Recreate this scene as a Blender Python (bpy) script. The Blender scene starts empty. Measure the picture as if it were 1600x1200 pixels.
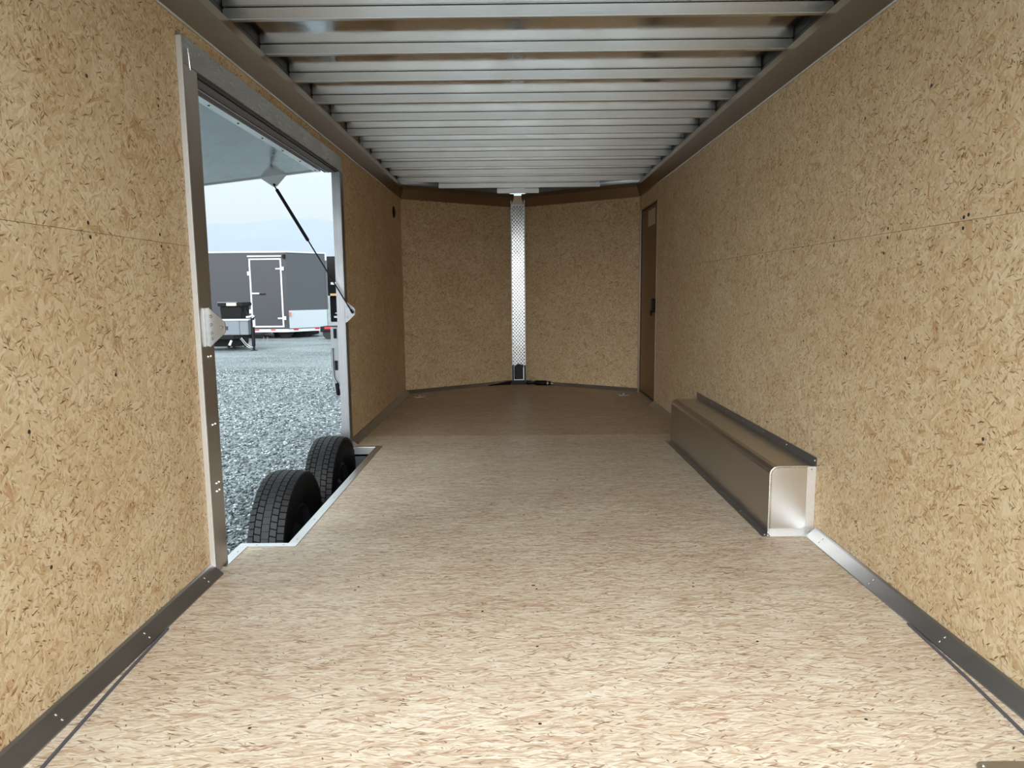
import bpy, math, random
import numpy as np
from mathutils import Vector, Matrix
random.seed(7)
rng = np.random.default_rng(7)
SC = bpy.context.scene
COL = SC.collection

# ------------------------------------------------------------------ camera
F_PX = 1100.0
cam_d = bpy.data.cameras.new('camera')
cam_d.sensor_fit = 'HORIZONTAL'
cam_d.sensor_width = 36.0
cam_d.lens = F_PX / 1600 * 36.0
cam_d.clip_start = 0.02
cam_d.clip_end = 5000
cam = bpy.data.objects.new('camera', cam_d)
COL.objects.link(cam)
fy = Vector(((805 - 800) / F_PX, (600 - 457) / F_PX, 1.0)).normalized()   # trailer's length in camera axes
xx = Vector((math.cos(0.0095), math.sin(0.0095), 0.0))
xx = (xx - fy * xx.dot(fy)).normalized()
zz = xx.cross(fy)
if zz.y < 0:
    zz = -zz
right = Vector((xx.x, fy.x, zz.x)); up = Vector((xx.y, fy.y, zz.y)); fwd = Vector((xx.z, fy.z, zz.z))
m = Matrix.Identity(4)
for i in range(3):
    m[i][0] = right[i]; m[i][1] = up[i]; m[i][2] = -fwd[i]
m[0][3], m[1][3], m[2][3] = 0, 0, 1.02
cam.matrix_world = m
SC.camera = cam

# ------------------------------------------------------------------ sky, sun, exposure
SKY_ZENITH = 2.45
wd = bpy.data.worlds.new('overcast_sky'); SC.world = wd
wd.use_nodes = True
wn = wd.node_tree; wn.nodes.clear()
wo = wn.nodes.new('ShaderNodeOutputWorld'); wb = wn.nodes.new('ShaderNodeBackground')
wt = wn.nodes.new('ShaderNodeTexCoord'); ws = wn.nodes.new('ShaderNodeSeparateXYZ')
wm = wn.nodes.new('ShaderNodeMapRange')          # overcast sky: zenith three times as bright as the horizon
wm.inputs['From Min'].default_value = 0; wm.inputs['From Max'].default_value = 1
wm.inputs['To Min'].default_value = SKY_ZENITH / 3; wm.inputs['To Max'].default_value = SKY_ZENITH
wn.links.new(wt.outputs['Generated'], ws.inputs[0]); wn.links.new(ws.outputs['Z'], wm.inputs['Value'])
wb.inputs['Color'].default_value = (0.76, 0.925, 1.0, 1)
wn.links.new(wm.outputs[0], wb.inputs['Strength']); wn.links.new(wb.outputs[0], wo.inputs['Surface'])

sun_d = bpy.data.lights.new('sun', 'SUN'); sun_d.energy = 5.4; sun_d.angle = math.radians(85)
sun_d.color = (1.0, 0.99, 0.97)
sun = bpy.data.objects.new('sun', sun_d); COL.objects.link(sun)
sun.rotation_euler = Vector((0.05, 1.0, -0.62)).to_track_quat('-Z', 'Y').to_euler()

SC.view_settings.view_transform = 'Standard'
SC.view_settings.look = 'None'
SC.view_settings.gamma = 1.0
SC.view_settings.use_curve_mapping = False
SC.view_settings.exposure = 0.14

# ------------------------------------------------------------------ material helpers
class NT:
    def __init__(s, name):
        s.m = bpy.data.materials.new(name); s.m.use_nodes = True
        s.t = s.m.node_tree; s.t.nodes.clear()
        s.out = s.t.nodes.new('ShaderNodeOutputMaterial')
        s.b = s.t.nodes.new('ShaderNodeBsdfPrincipled')
        s.l(s.b.outputs[0], s.out.inputs['Surface'])
    def n(s, kind, **kw):
        nd = s.t.nodes.new(kind)
        for k, v in kw.items():
            setattr(nd, k, v)
        return nd
    def l(s, a, b):
        s.t.links.new(a, b)
    def put(s, sock, v):
        if hasattr(v, 'is_linked') or isinstance(v, bpy.types.NodeSocket):
            s.l(v, sock)
        else:
            sock.default_value = v
    def math(s, op, a, b=None, c=None, clamp=False):
        nd = s.n('ShaderNodeMath', operation=op); nd.use_clamp = clamp
        s.put(nd.inputs[0], a)
        if b is not None: s.put(nd.inputs[1], b)
        if c is not None: s.put(nd.inputs[2], c)
        return nd.outputs[0]
    def mix(s, fac, a, b, blend='MIX'):
        nd = s.n('ShaderNodeMix', data_type='RGBA', blend_type=blend)
        s.put(nd.inputs[0], fac); s.put(nd.inputs[6], a); s.put(nd.inputs[7], b)
        return nd.outputs[2]
    def mapr(s, v, a, b, c=0.0, d=1.0, smooth=False):
        nd = s.n('ShaderNodeMapRange')
        if smooth: nd.interpolation_type = 'SMOOTHSTEP'
        s.put(nd.inputs[0], v)
        nd.inputs[1].default_value = a; nd.inputs[2].default_value = b
        nd.inputs[3].default_value = c; nd.inputs[4].default_value = d
        return nd.outputs[0]
    def mapping(s, vec, scale=(1, 1, 1), rot=(0, 0, 0), loc=(0, 0, 0)):
        nd = s.n('ShaderNodeMapping')
        s.l(vec, nd.inputs[0])
        nd.inputs['Scale'].default_value = scale; nd.inputs['Rotation'].default_value = rot
        nd.inputs['Location'].default_value = loc
        return nd.outputs[0]
    def noise(s, vec, scale, detail=2.0, rough=0.5, dim='3D'):
        nd = s.n('ShaderNodeTexNoise'); nd.noise_dimensions = dim
        s.l(vec, nd.inputs['Vector']); nd.inputs['Scale'].default_value = scale
        nd.inputs['Detail'].default_value = detail; nd.inputs['Roughness'].default_value = rough
        return nd
    def voro(s, vec, scale=1.0, dim='2D', feature='F1'):
        nd = s.n('ShaderNodeTexVoronoi'); nd.voronoi_dimensions = dim; nd.feature = feature
        s.l(vec, nd.inputs['Vector']); nd.inputs['Scale'].default_value = scale
        return nd
    def ramp(s, fac, stops, interp='LINEAR'):
        nd = s.n('ShaderNodeValToRGB'); nd.color_ramp.interpolation = interp
        el = nd.color_ramp.elements
        while len(el) < len(stops): el.new(0.5)
        for e, (p, c) in zip(el, stops):
            e.position = p; e.color = (*c, 1)
        s.put(nd.inputs[0], fac)
        return nd.outputs[0]
    def bump(s, h, strength=0.2, dist=0.01):
        nd = s.n('ShaderNodeBump'); nd.inputs['Strength'].default_value = strength
        nd.inputs['Distance'].default_value = dist
        s.l(h, nd.inputs['Height']); s.l(nd.outputs[0], s.b.inputs['Normal'])

def srgb(r, g, b):
    f = lambda c: (c / 255 / 12.92) if c <= 10 else ((c / 255 + 0.055) / 1.055) ** 2.4
    return (f(r), f(g), f(b))

def flat(name, col, rough=0.5, metal=0.0, vary=0.08, scale=30.0, spec=0.5):
    s = NT(name)
    tc = s.n('ShaderNodeTexCoord')
    nz = s.noise(tc.outputs['Object'], scale, 3)
    c2 = tuple(max(0, c * (1 - vary)) for c in col); c3 = tuple(min(1, c * (1 + vary)) for c in col)
    s.l(s.mix(nz.outputs[0], (*c2, 1), (*c3, 1)), s.b.inputs['Base Color'])
    s.b.inputs['Roughness'].default_value = rough; s.b.inputs['Metallic'].default_value = metal; s.b.inputs['Specular IOR Level'].default_value = spec
    return s.m

def metal(name, col=(0.80, 0.79, 0.78), rough=0.3, stretch=(4, 4, 4), scale=40, amp=0.10, bump=0.0):
    s = NT(name)
    tc = s.n('ShaderNodeTexCoord')
    v = s.mapping(tc.outputs['Object'], stretch)
    nz = s.noise(v, scale, 4, 0.6)
    big = s.noise(tc.outputs['Object'], 6.0, 3)
    r = s.math('ADD', s.mapr(nz.outputs[0], 0.3, 0.7, rough - amp, rough + amp), s.mapr(big.outputs[0], 0.3, 0.7, -min(0.04, amp), min(0.04, amp)))
    s.l(r, s.b.inputs['Roughness'])
    d = tuple(c * 0.86 for c in col)
    s.l(s.mix(nz.outputs[0], (*d, 1), (*col, 1)), s.b.inputs['Base Color'])
    s.b.inputs['Metallic'].default_value = 1.0
    if bump: s.bump(big.outputs[0], bump, 0.01)
    return s.m

def osb(name, palette, layers, flecks, fleck_col, rough, low_col, rare_col, rare_amt, fib=0.10, warp=0.02):
    """Oriented strand board: overlapping random strands, dark sliver flecks, fine fibre.
    layers: (angle, length, width, weight); flecks: (angle, length, width, share of cells)."""
    s = NT(name)
    uv = s.n('ShaderNodeUVMap').outputs[0]
    wz = s.noise(uv, 16.0, 2, dim='2D')
    wv = s.n('ShaderNodeVectorMath', operation='SUBTRACT'); s.l(wz.outputs['Color'], wv.inputs[0]); wv.inputs[1].default_value = (0.5, 0.5, 0.5)
    ws_ = s.n('ShaderNodeVectorMath', operation='SCALE'); s.l(wv.outputs[0], ws_.inputs[0]); ws_.inputs['Scale'].default_value = warp
    wa = s.n('ShaderNodeVectorMath', operation='ADD'); s.l(uv, wa.inputs[0]); s.l(ws_.outputs[0], wa.inputs[1])
    p = wa.outputs[0]
    best_r = best_c = best_d = None
    for i, (a, length, width, wgt) in enumerate(layers):
        rot = s.mapping(p, (1, 1, 1), (0, 0, math.radians(a)), (3.1 * i, 1.7 * i, 0))
        vo = s.voro(s.mapping(rot, (1 / length, 1 / width, 1)))
        sep = s.n('ShaderNodeSeparateColor'); s.l(vo.outputs['Color'], sep.inputs[0])
        fibn = s.noise(s.mapping(rot, (22, 380, 1)), 1.0, 2, 0.65, '2D')
        val = s.math('ADD', sep.outputs[0], s.mapr(fibn.outputs[0], 0.25, 0.75, -fib, fib))
        pr = s.math('MULTIPLY', sep.outputs[1], wgt)
        rd = sep.outputs[2]
        if best_r is None:
            best_r, best_c, best_d = pr, val, rd
        else:
            gt = s.math('GREATER_THAN', pr, best_r)
            for k in (0, 1):
                mx = s.n('ShaderNodeMix', data_type='FLOAT'); s.l(gt, mx.inputs[0])
                s.l((best_c, best_d)[k], mx.inputs[2]); s.l((val, rd)[k], mx.inputs[3])
                if k == 0: nc = mx.outputs[0]
                else: nd_ = mx.outputs[0]
            best_c, best_d = nc, nd_
            best_r = s.math('MAXIMUM', pr, best_r)
    col = s.ramp(best_c, palette)
    col = s.mix(s.mapr(best_d, 1 - rare_amt, 1.0, 0.0, 0.75), col, (*rare_col, 1))
    low = s.noise(uv, 2.6, 4, dim='2D')
    col = s.mix(s.mapr(low.outputs[0], 0.35, 0.68, 0.0, 0.6), col, (*low_col, 1), 'MULTIPLY')
    fsum = None
    for i, (a, fl, fw, amt) in enumerate(flecks):
        rot = s.mapping(p, (1, 1, 1), (0, 0, math.radians(a)), (7.3 * i + 2, 5.1 * i + 1, 0))
        vo = s.voro(s.mapping(rot, (1 / fl, 1 / fw, 1)))
        sep = s.n('ShaderNodeSeparateColor'); s.l(vo.outputs['Color'], sep.inputs[0])
        shape = s.mapr(vo.outputs['Distance'], 0.14, 0.40, 1.0, 0.0, True)
        gate = s.mapr(sep.outputs[2], 1 - amt, 1 - amt * 0.2, 0.0, 1.0)
        fm = s.math('MULTIPLY', shape, gate)
        fsum = fm if fsum is None else s.math('MAXIMUM', fsum, fm)
    clump = s.noise(uv, 17.0, 3, dim='2D')
    fsum = s.math('MULTIPLY', fsum, s.mapr(clump.outputs[0], 0.30, 0.60, 0.35, 1.0))
    col = s.mix(fsum, col, (*fleck_col, 1))
    s.l(col, s.b.inputs['Base Color'])
    s.b.inputs['Roughness'].default_value = rough
    s.b.inputs['Specular IOR Level'].default_value = 0.35
    h = s.math('SUBTRACT', best_c, s.math('MULTIPLY', fsum, 1.2))
    s.bump(h, 0.10, 0.002)
    return s.m

M = {}
M['osb_wall'] = osb('osb_wall_board',
    [(0.0, srgb(190, 159, 120)), (0.12, srgb(208, 181, 142)), (0.5, srgb(215, 193, 156)), (0.85, srgb(228, 209, 176)), (1.0, srgb(202, 170, 130))],
    [(10, .085, .030, 0.90), (70, .080, .028, 0.90), (125, .034, .0075, 1.0), (40, .030, .0065, .98), (155, .038, .008, 1.0), (88, .028, .006, .98)],
    [(20, .028, .0056, .13), (75, .024, .0052, .12), (130, .030, .0056, .13), (165, .050, .0066, .07), (50, .015, .0062, .09)],
    srgb(97, 63, 33), 0.6, (0.91, 0.85, 0.79), srgb(178, 128, 85), 0.07, 0.15, 0.018)
FL = [(3, .12, .013, 0.9), (-9, .08, .008, 1.0), (14, .06, .006, 1.0), (-22, .055, .0055, .98), (1, .045, .004, 1.0)]
FF = [(5, .040, .0060, .13), (-14, .034, .0056, .13), (24, .044, .0060, .11), (-35, .028, .0060, .08), (60, .018, .0060, .04)]
M['osb_floor'] = osb('osb_floor_board',
    [(0.0, srgb(174, 150, 126)), (0.2, srgb(196, 178, 155)), (0.55, srgb(207, 193, 172)), (0.86, srgb(220, 213, 196)), (1.0, srgb(185, 162, 140))],
    FL, FF, srgb(112, 79, 60), 0.45, (0.86, 0.80, 0.77), srgb(176, 140, 116), 0.08, 0.22, 0.010)
M['osb_floor_far'] = osb('osb_floor_board_brown',
    [(0.0, srgb(165, 139, 113)), (0.3, srgb(185, 167, 142)), (0.7, srgb(202, 186, 161)), (1.0, srgb(180, 155, 128))],
    FL, FF, srgb(113, 83, 61), 0.5, (0.86, 0.80, 0.74), srgb(165, 131, 105), 0.10, 0.20, 0.010)
M['alu'] = metal('mill_aluminium', rough=0.34, amp=0.04)
M['alu_rough'] = metal('rough_aluminium', (0.86, 0.86, 0.86), 0.6, (4, 4, 4), 20, 0.03)
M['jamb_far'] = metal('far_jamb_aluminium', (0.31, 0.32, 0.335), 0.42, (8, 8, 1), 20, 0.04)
M['alu_plate'] = metal('bracket_plate', (0.47, 0.47, 0.465), 0.42, (4, 4, 4), 20, 0.04)
M['alu_dull'] = metal('dull_aluminium', (0.62, 0.60, 0.58), 0.42, amp=0.04)
M['alu_bright'] = metal('bright_aluminium', (0.88, 0.88, 0.88), 0.34, amp=0.04)
M['alu_brush'] = metal('brushed_header', (0.46, 0.44, 0.42), 0.34, (1, 3, 20), 12, 0.10)
M['roof'] = metal('roof_sheet', (0.78, 0.78, 0.78), 0.13, (2, 2, 2), 8, 0.04, 0.02)
M['bow'] = metal('roof_bow_aluminium', (0.95, 0.95, 0.94), 0.40, (1, 30, 30), 10, 0.08)
M['cove'] = metal('cove_reflection_brown', (0.37, 0.285, 0.205), 0.36, (1, 1, 1), 3, 0.01)  # brown of the reflected boards is put into the metal colour
M['box_alu'] = metal('wheel_box_aluminium', (0.60, 0.56, 0.53), 0.30, (1, 1, 1), 3, 0.012)
M['flange'] = metal('flange_aluminium', (0.46, 0.46, 0.46), 0.42, amp=0.03)
M['screw'] = metal('zinc_screw', (0.75, 0.75, 0.74), 0.3)
M['dark_screw'] = flat('dark_screw', (0.06, 0.055, 0.05), 0.4, 0.6)
M['black'] = flat('black_plastic', (0.005, 0.005, 0.006), 0.55, 0, .08, 30, .2)
M['dark_brown'] = flat('brown_seal', srgb(80, 54, 32), 0.5, 0, .1, 30, .3)
M['guard'] = flat('pale_guard', srgb(172, 181, 187), 0.45)
M['black_metal'] = flat('black_paint', (0.005, 0.005, 0.006), 0.45, 0, .08, 30, .25)
M['rubber'] = flat('tyre_tread_rubber', (0.013, 0.013, 0.015), 0.6, 0, 0.2, 30, 0.4)
M['rubber_dark'] = flat('tyre_side_rubber', (0.004, 0.004, 0.005), 0.7, 0, 0.2, 30, 0.25)
M['rim'] = flat('wheel_rim', (0.03, 0.03, 0.032), 0.4, 0.3)
M['seam'] = flat('dark_bead', (0.09, 0.085, 0.10), 0.5)
M['gasket'] = flat('gasket_rubber', (0.03, 0.027, 0.025), 0.6)
M['shade_rail'] = flat('shade_rail', (0.10, 0.09, 0.08), 0.5, 0.6)  # dark colour carries the shade above the fascia
M['weld'] = metal('weld_bead', (0.85, 0.83, 0.80), 0.25, bump=0.4)
M['brown_door'] = flat('brown_door_skin', srgb(122, 90, 56), 0.5, 0, 0.1, 9)
M['paper'] = flat('paper', (0.55, 0.46, 0.36), 0.7)
M['skin'] = flat('outer_skin', (0.5, 0.5, 0.5), 0.4)
M['grey_paint'] = flat('charcoal_paint', srgb(45, 47, 53), 0.38, 0, 0.04)
M['grey_nose'] = flat('grey_nose_paint', srgb(74, 76, 80), 0.38, 0, 0.04)
M['white'] = flat('white_paint', (0.55, 0.57, 0.58), 0.4)
M['red'] = flat('red_reflector', srgb(190, 40, 45), 0.35)
M['orange'] = flat('orange_lens', srgb(200, 90, 50), 0.35)
M['box_grey'] = flat('grey_box_paint', srgb(106, 113, 121), 0.4)
M['timber'] = flat('raw_timber', srgb(205, 165, 120), 0.7)
M['navy'] = flat('navy_paint', srgb(26, 32, 48), 0.4)

M['diamond'] = metal('diamond_plate', (0.55, 0.55, 0.55), 0.2, (3, 3, 3), 20, 0.04)

def ground_mat():
    s = NT('wet_gravel_ground')
    tc = s.n('ShaderNodeTexCoord').outputs['Object']
    v1 = s.voro(tc, 38.0); v2 = s.voro(tc, 16.0)
    se = s.n('ShaderNodeSeparateColor'); s.l(v1.outputs['Color'], se.inputs[0])
    c = s.ramp(se.outputs[0], [(0.0, srgb(48, 54, 56)), (0.4, srgb(96, 105, 107)), (0.75, srgb(132, 142, 144)), (1.0, srgb(190, 200, 202))])
    pat = s.noise(s.mapping(tc, (0.35, 0.9, 1)), 1.0, 4)
    c = s.mix(s.mapr(pat.outputs[0], 0.38, 0.62, 0.0, 0.55), c, (*srgb(168, 178, 180), 1))
    gap = s.mapr(v1.outputs['Distance'], 0.3, 0.62, 0.0, 0.75)
    c = s.mix(gap, c, (0.035, 0.04, 0.042, 1))
    s.l(c, s.b.inputs['Base Color'])
    s.b.inputs['Roughness'].default_value = 0.45
    h = s.math('ADD', s.math('MULTIPLY', v1.outputs['Distance'], -1.0), s.math('MULTIPLY', v2.outputs['Distance'], -0.6))
    s.bump(h, 0.9, 0.02)
    return s.m
M['ground'] = ground_mat()

def stone_mat():
    s = NT('gravel_stone')
    tc = s.n('ShaderNodeTexCoord').outputs['Object']
    v = s.voro(tc, 30.0, '3D')
    se = s.n('ShaderNodeSeparateColor'); s.l(v.outputs['Color'], se.inputs[0])
    s.l(s.ramp(se.outputs[0], [(0.0, srgb(42, 48, 50)), (0.45, srgb(92, 100, 102)), (0.8, srgb(140, 149, 151)), (1.0, srgb(198, 208, 210))]), s.b.inputs['Base Color'])
    s.b.inputs['Roughness'].default_value = 0.4
    return s.m
M['stone'] = stone_mat()
M['hill'] = flat('hill_haze_blue', (0.20, 0.28, 0.38), 0.9, 0, 0.1, 0.02)  # distance haze is put into the hill colour as blue

# ------------------------------------------------------------------ mesh helpers
class MB:
    def __init__(s):
        s.v = []; s.f = []
    def box(s, x0, x1, y0, y1, z0, z1):
        b = len(s.v)
        s.v += [(x, y, z) for x in (x0, x1) for y in (y0, y1) for z in (z0, z1)]
        s.f += [tuple(b + i for i in q) for q in ((0, 1, 3, 2), (4, 6, 7, 5), (0, 4, 5, 1), (2, 3, 7, 6), (0, 2, 6, 4), (1, 5, 7, 3))]
        return s
    def prism(s, poly, ext, bev=0):
        """poly: list of 3D points (planar), ext: extrusion vector."""
        b = len(s.v); n = len(poly); e = Vector(ext)
        s.v += [tuple(p) for p in poly] + [tuple(Vector(p) + e) for p in poly]
        s.f += [tuple(b + i for i in range(n))[::-1], tuple(b + n + i for i in range(n))]
        s.f += [(b + i, b + (i + 1) % n, b + n + (i + 1) % n, b + n + i) for i in range(n)]
        return s
    def tube(s, pts, r, n=10, cap=True):
        pts = [Vector(p) for p in pts]
        rs = r if isinstance(r, (list, tuple)) else [r] * len(pts)
        b = len(s.v)
        ref = None
        for i, p in enumerate(pts):
            d = (pts[min(i + 1, len(pts) - 1)] - pts[max(i - 1, 0)]).normalized()
            if ref is None:
                ref = d.orthogonal().normalized()
            a = (ref - d * ref.dot(d)).normalized(); ref = a
            c = d.cross(a)
            for k in range(n):
                t = 2 * math.pi * k / n
                s.v.append(tuple(p + (a * math.cos(t) + c * math.sin(t)) * rs[i]))
        for i in range(len(pts) - 1):
            for k in range(n):
                k2 = (k + 1) % n
                s.f.append((b + i * n + k, b + i * n + k2, b + (i + 1) * n + k2, b + (i + 1) * n + k))
        if cap:
            s.f.append(tuple(b + k for k in range(n))[::-1])
            s.f.append(tuple(b + (len(pts) - 1) * n + k for k in range(n)))
        return s
    def lathe_x(s, prof, cx, cy, cz, n=48, closed=True):
        """prof: list of (x offset, radius); axis along X."""
        b = len(s.v); k = len(prof)
        for j in range(n):
            t = 2 * math.pi * j / n
            for (x, r) in prof:
                s.v.append((cx + x, cy + r * math.cos(t), cz + r * math.sin(t)))
        for j in range(n):
            j2 = (j + 1) % n
            for i in range(k if closed else k - 1):
                i2 = (i + 1) % k
                s.f.append((b + j * k + i, b + j * k + i2, b + j2 * k + i2, b + j2 * k + i))
        return s
    def build(s, name, mat, parent=None, smooth=False, bevel=0.0):
        off = Vector(parent['_base']) if parent is not None and '_base' in parent else Vector((0, 0, 0))
        me = bpy.data.meshes.new(name)
        me.from_pydata([tuple(Vector(p) - off) for p in s.v], [], s.f)
        me.materials.append(M[mat] if isinstance(mat, str) else mat)
        me.update()
        import bmesh
        bm = bmesh.new(); bm.from_mesh(me)
        bmesh.ops.recalc_face_normals(bm, faces=bm.faces)
        if bevel:
            bmesh.ops.bevel(bm, geom=bm.edges[:], offset=bevel, segments=2, affect='EDGES', clamp_overlap=True)
        bm.to_mesh(me); bm.free()
        if smooth:
            for p in me.polygons: p.use_smooth = True
            try: me.set_sharp_from_angle(angle=math.radians(38))
            except Exception: pass
        o = bpy.data.objects.new(name, me); COL.objects.link(o)
        if parent is not None:
            o.parent = parent; o['_base'] = tuple(off)
        return o

def tag(o, label=None, cat=None, group=None, kind=None):
    if label: o['label'] = label
    if cat: o['category'] = cat
    if group: o['group'] = group
    if kind: o['kind'] = kind
    return o
def root(name, loc, label, cat=None, group=None, kind=None):
    o = bpy.data.objects.new(name, None); COL.objects.link(o)
    o.location = loc; o['_base'] = tuple(loc); o.empty_display_size = 0.1
    return tag(o, label, cat, group, kind)

def panel(name, P0, U, V, poly, th, mat, parent, uvo=None):
    """Board: polygon in (u, v) metres on the plane P0 + uU + vV; thickness goes along -UxV. UVs in metres."""
    P0, U, V = Vector(P0), Vector(U).normalized(), Vector(V).normalized()
    N = U.cross(V)
    uo = uvo or (random.uniform(0, 9), random.uniform(0, 9))
    n = len(poly)
    vs = [P0 + U * u + V * v for u, v in poly]; vs += [p - N * th for p in vs]
    fs = [tuple(range(n)), tuple(range(n, 2 * n))[::-1]] + [(i, i + n, (i + 1) % n + n, (i + 1) % n) for i in range(n)]
    me = bpy.data.meshes.new(name); me.from_pydata([tuple(v) for v in vs], [], fs)
    me.materials.append(M[mat])
    ul = me.uv_layers.new(name='UVMap')
    for lp in me.loops:
        u, v = poly[lp.vertex_index % n]
        ul.data[lp.index].uv = (u + uo[0], v + uo[1])
    me.update()
    o = bpy.data.objects.new(name, me); COL.objects.link(o)
    o.parent = parent; o['_base'] = (0, 0, 0)
    return o

def rect(u0, u1, v0, v1):
    return [(u0, v0), (u1, v0), (u1, v1), (u0, v1)]

_screw_mesh = {}
def screw(p, nrm, mat, parent, r=0.0045, h=0.0025, name='screw'):
    key = (mat, r, h)
    if key not in _screw_mesh:
        mb = MB(); n = 8
        mb.v = [(r * math.cos(2 * math.pi * k / n), r * math.sin(2 * math.pi * k / n), 0) for k in range(n)]
        mb.v += [(0.6 * r * math.cos(2 * math.pi * k / n), 0.6 * r * math.sin(2 * math.pi * k / n), h) for k in range(n)]
        mb.f = [(k, (k + 1) % n, n + (k + 1) % n, n + k) for k in range(n)] + [tuple(range(n, 2 * n))]
        me = bpy.data.meshes.new('screw'); me.from_pydata(mb.v, [], mb.f); me.materials.append(M[mat]); me.update()
        _screw_mesh[key] = me
    o = bpy.data.objects.new(name, _screw_mesh[key]); COL.objects.link(o)
    o.parent = parent
    base = Vector(parent['_base']) if '_base' in parent else Vector((0, 0, 0))
    o.location = Vector(p) - base
    o.rotation_euler = Vector(nrm).to_track_quat('Z', 'Y').to_euler()
    return o

def struct(name, label=None):
    o = root(name, (0, 0, 0), label, None, None, 'structure')
    return o

# ------------------------------------------------------------------ room dimensions (metres; floor top z = 0)
XL, XR = -1.13, 1.245            # inner faces of the side walls
YB = 0.85                       # open rear end
YC = 7.15                        # where the V-nose starts
NOSE = (0.035, 7.96)
G = -0.59                        # ground
D0, D1 = 2.48, 4.70              # escape door frame, outer ends
ZH = 1.897                       # top of its header
ZW = 1.985
SEAM = 1.19

# ------------------------------------------------------------------ ground, hills, haze
gm = MB(); N = 40
gm.v = [(-600, -600, G), (600, -600, G), (600, 1200, G), (-600, 1200, G)]; gm.f = [(0, 1, 2, 3)]
g = gm.build('ground', 'ground'); tag(g, 'wet grey gravel yard outside the open side door', kind='structure')

def gravel():
    n = 42000
    yy = 2.2 + 13.0 * rng.random(n * 3) ** 1.5
    ratio = rng.uniform(-1.0, -0.14, n * 3)
    xx_ = yy * ratio
    ok = (xx_ < -1.35) | ((xx_ < -1.15) & (yy > 4.9))
    xx_, yy = xx_[ok][:n], yy[ok][:n]; n = len(xx_)
    dist = np.hypot(xx_, yy)
    size = rng.uniform(0.006, 0.017, n) * (1 + 0.03 * dist)
    base = np.array([(1, 0, 0), (0, 1, 0), (-1, 0, 0), (0, -1, 0), (0, 0, 1), (0, 0, -1)], float)
    ang = rng.uniform(0, 6.28, n); ca, sa = np.cos(ang), np.sin(ang)
    v = base[None] * rng.uniform(0.6, 1.3, (n, 6, 1)) * np.array([1.25, 1.0, 0.7])
    v = v + rng.normal(0, 0.16, v.shape)
    v = v * size[:, None, None]
    x = v[..., 0] * ca[:, None] - v[..., 1] * sa[:, None] + xx_[:, None]
    y = v[..., 0] * sa[:, None] + v[..., 1] * ca[:, None] + yy[:, None]
    z = v[..., 2] + G + size[:, None] * 0.3
    co = np.stack([x, y, z], -1).reshape(-1, 3)
    tri = np.array([(0, 1, 4), (1, 2, 4), (2, 3, 4), (3, 0, 4), (1, 0, 5), (2, 1, 5), (3, 2, 5), (0, 3, 5)])
    fa = (tri[None] + (np.arange(n) * 6)[:, None, None]).reshape(-1, 3)
    me = bpy.data.meshes.new('gravel')
    me.vertices.add(len(co)); me.vertices.foreach_set('co', co.ravel())
    me.loops.add(fa.size); me.loops.foreach_set('vertex_index', fa.ravel().astype(np.int32))
    me.polygons.add(len(fa)); me.polygons.foreach_set('loop_start', np.arange(0, fa.size, 3, dtype=np.int32))
    me.polygons.foreach_set('loop_total', np.full(len(fa), 3, dtype=np.int32))
    me.materials.append(M['stone']); me.update(); me.validate()
    o = bpy.data.objects.new('gravel', me); COL.objects.link(o)
    tag(o, 'loose wet grey stones scattered over the yard', 'gravel', kind='stuff')
gravel()

def hills():
    mb = MB(); n = 90; rows = 7
    for j in range(rows):
        for i in range(n):
            az = math.radians(-75 + 120 * i / (n - 1))
            d = 700 + 45 * j
            peak = 5.45 + 0.12 * math.sin(i * 0.9) + 0.30 * math.sin(i * 0.45 + 1) + 0.05 * math.sin(i * 2.3)
            h = d * math.tan(math.radians(peak)) * math.sin(math.pi / 2 * j / (rows - 1))
            mb.v.append((d * math.sin(az), d * math.cos(az), G + h))
    for j in range(rows - 1):
        for i in range(n - 1):
            mb.f.append((j * n + i, j * n + i + 1, (j + 1) * n + i + 1, (j + 1) * n + i))
    o = mb.build('hills', 'hill', smooth=True)
    tag(o, 'faint hill ridge fading into mist behind the yard', kind='structure')
hills()

# ------------------------------------------------------------------ floor
floor = struct('floor', 'strand board trailer floor with a wheel cut-out beside the side door')
W0, W1, WX = 2.795, 4.62, -0.935         # wheel cut-out
sub = MB()
sub.box(XL, XR + .03, YB, W0, -0.06, -0.014); sub.box(WX, XR + .03, W0, W1, -0.06, -0.014); sub.box(XL, XR + .03, W1, YC, -0.06, -0.014)
sub.prism([(XL, YC, -.06), (XR, YC, -.06), (NOSE[0], NOSE[1] + .05, -.06)], (0, 0, .046))
sub.build('subfloor', 'black_metal', floor)
gp = 0.0006
def fpan(poly, mat='osb_floor'):
    panel('floor_panel', (0, 0, 0), (1, 0, 0), (0, 1, 0), poly, 0.013, mat, floor)
s1, s2, s3 = 1.09, 2.31, 4.98
fpan(rect(XL, XR, YB, s1 - gp))
fpan(rect(XL, XR, s1 + gp, s2 - gp))
fpan([(XL, s2 + gp), (XR, s2 + gp), (XR, s3 - gp), (XL, s3 - gp), (XL, W1), (WX, W1), (WX, W0), (XL, W0)])
fpan([(XL, s3 + gp), (XR, s3 + gp), (XR, YC), NOSE, (XL, YC)], 'osb_floor_far')
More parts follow.
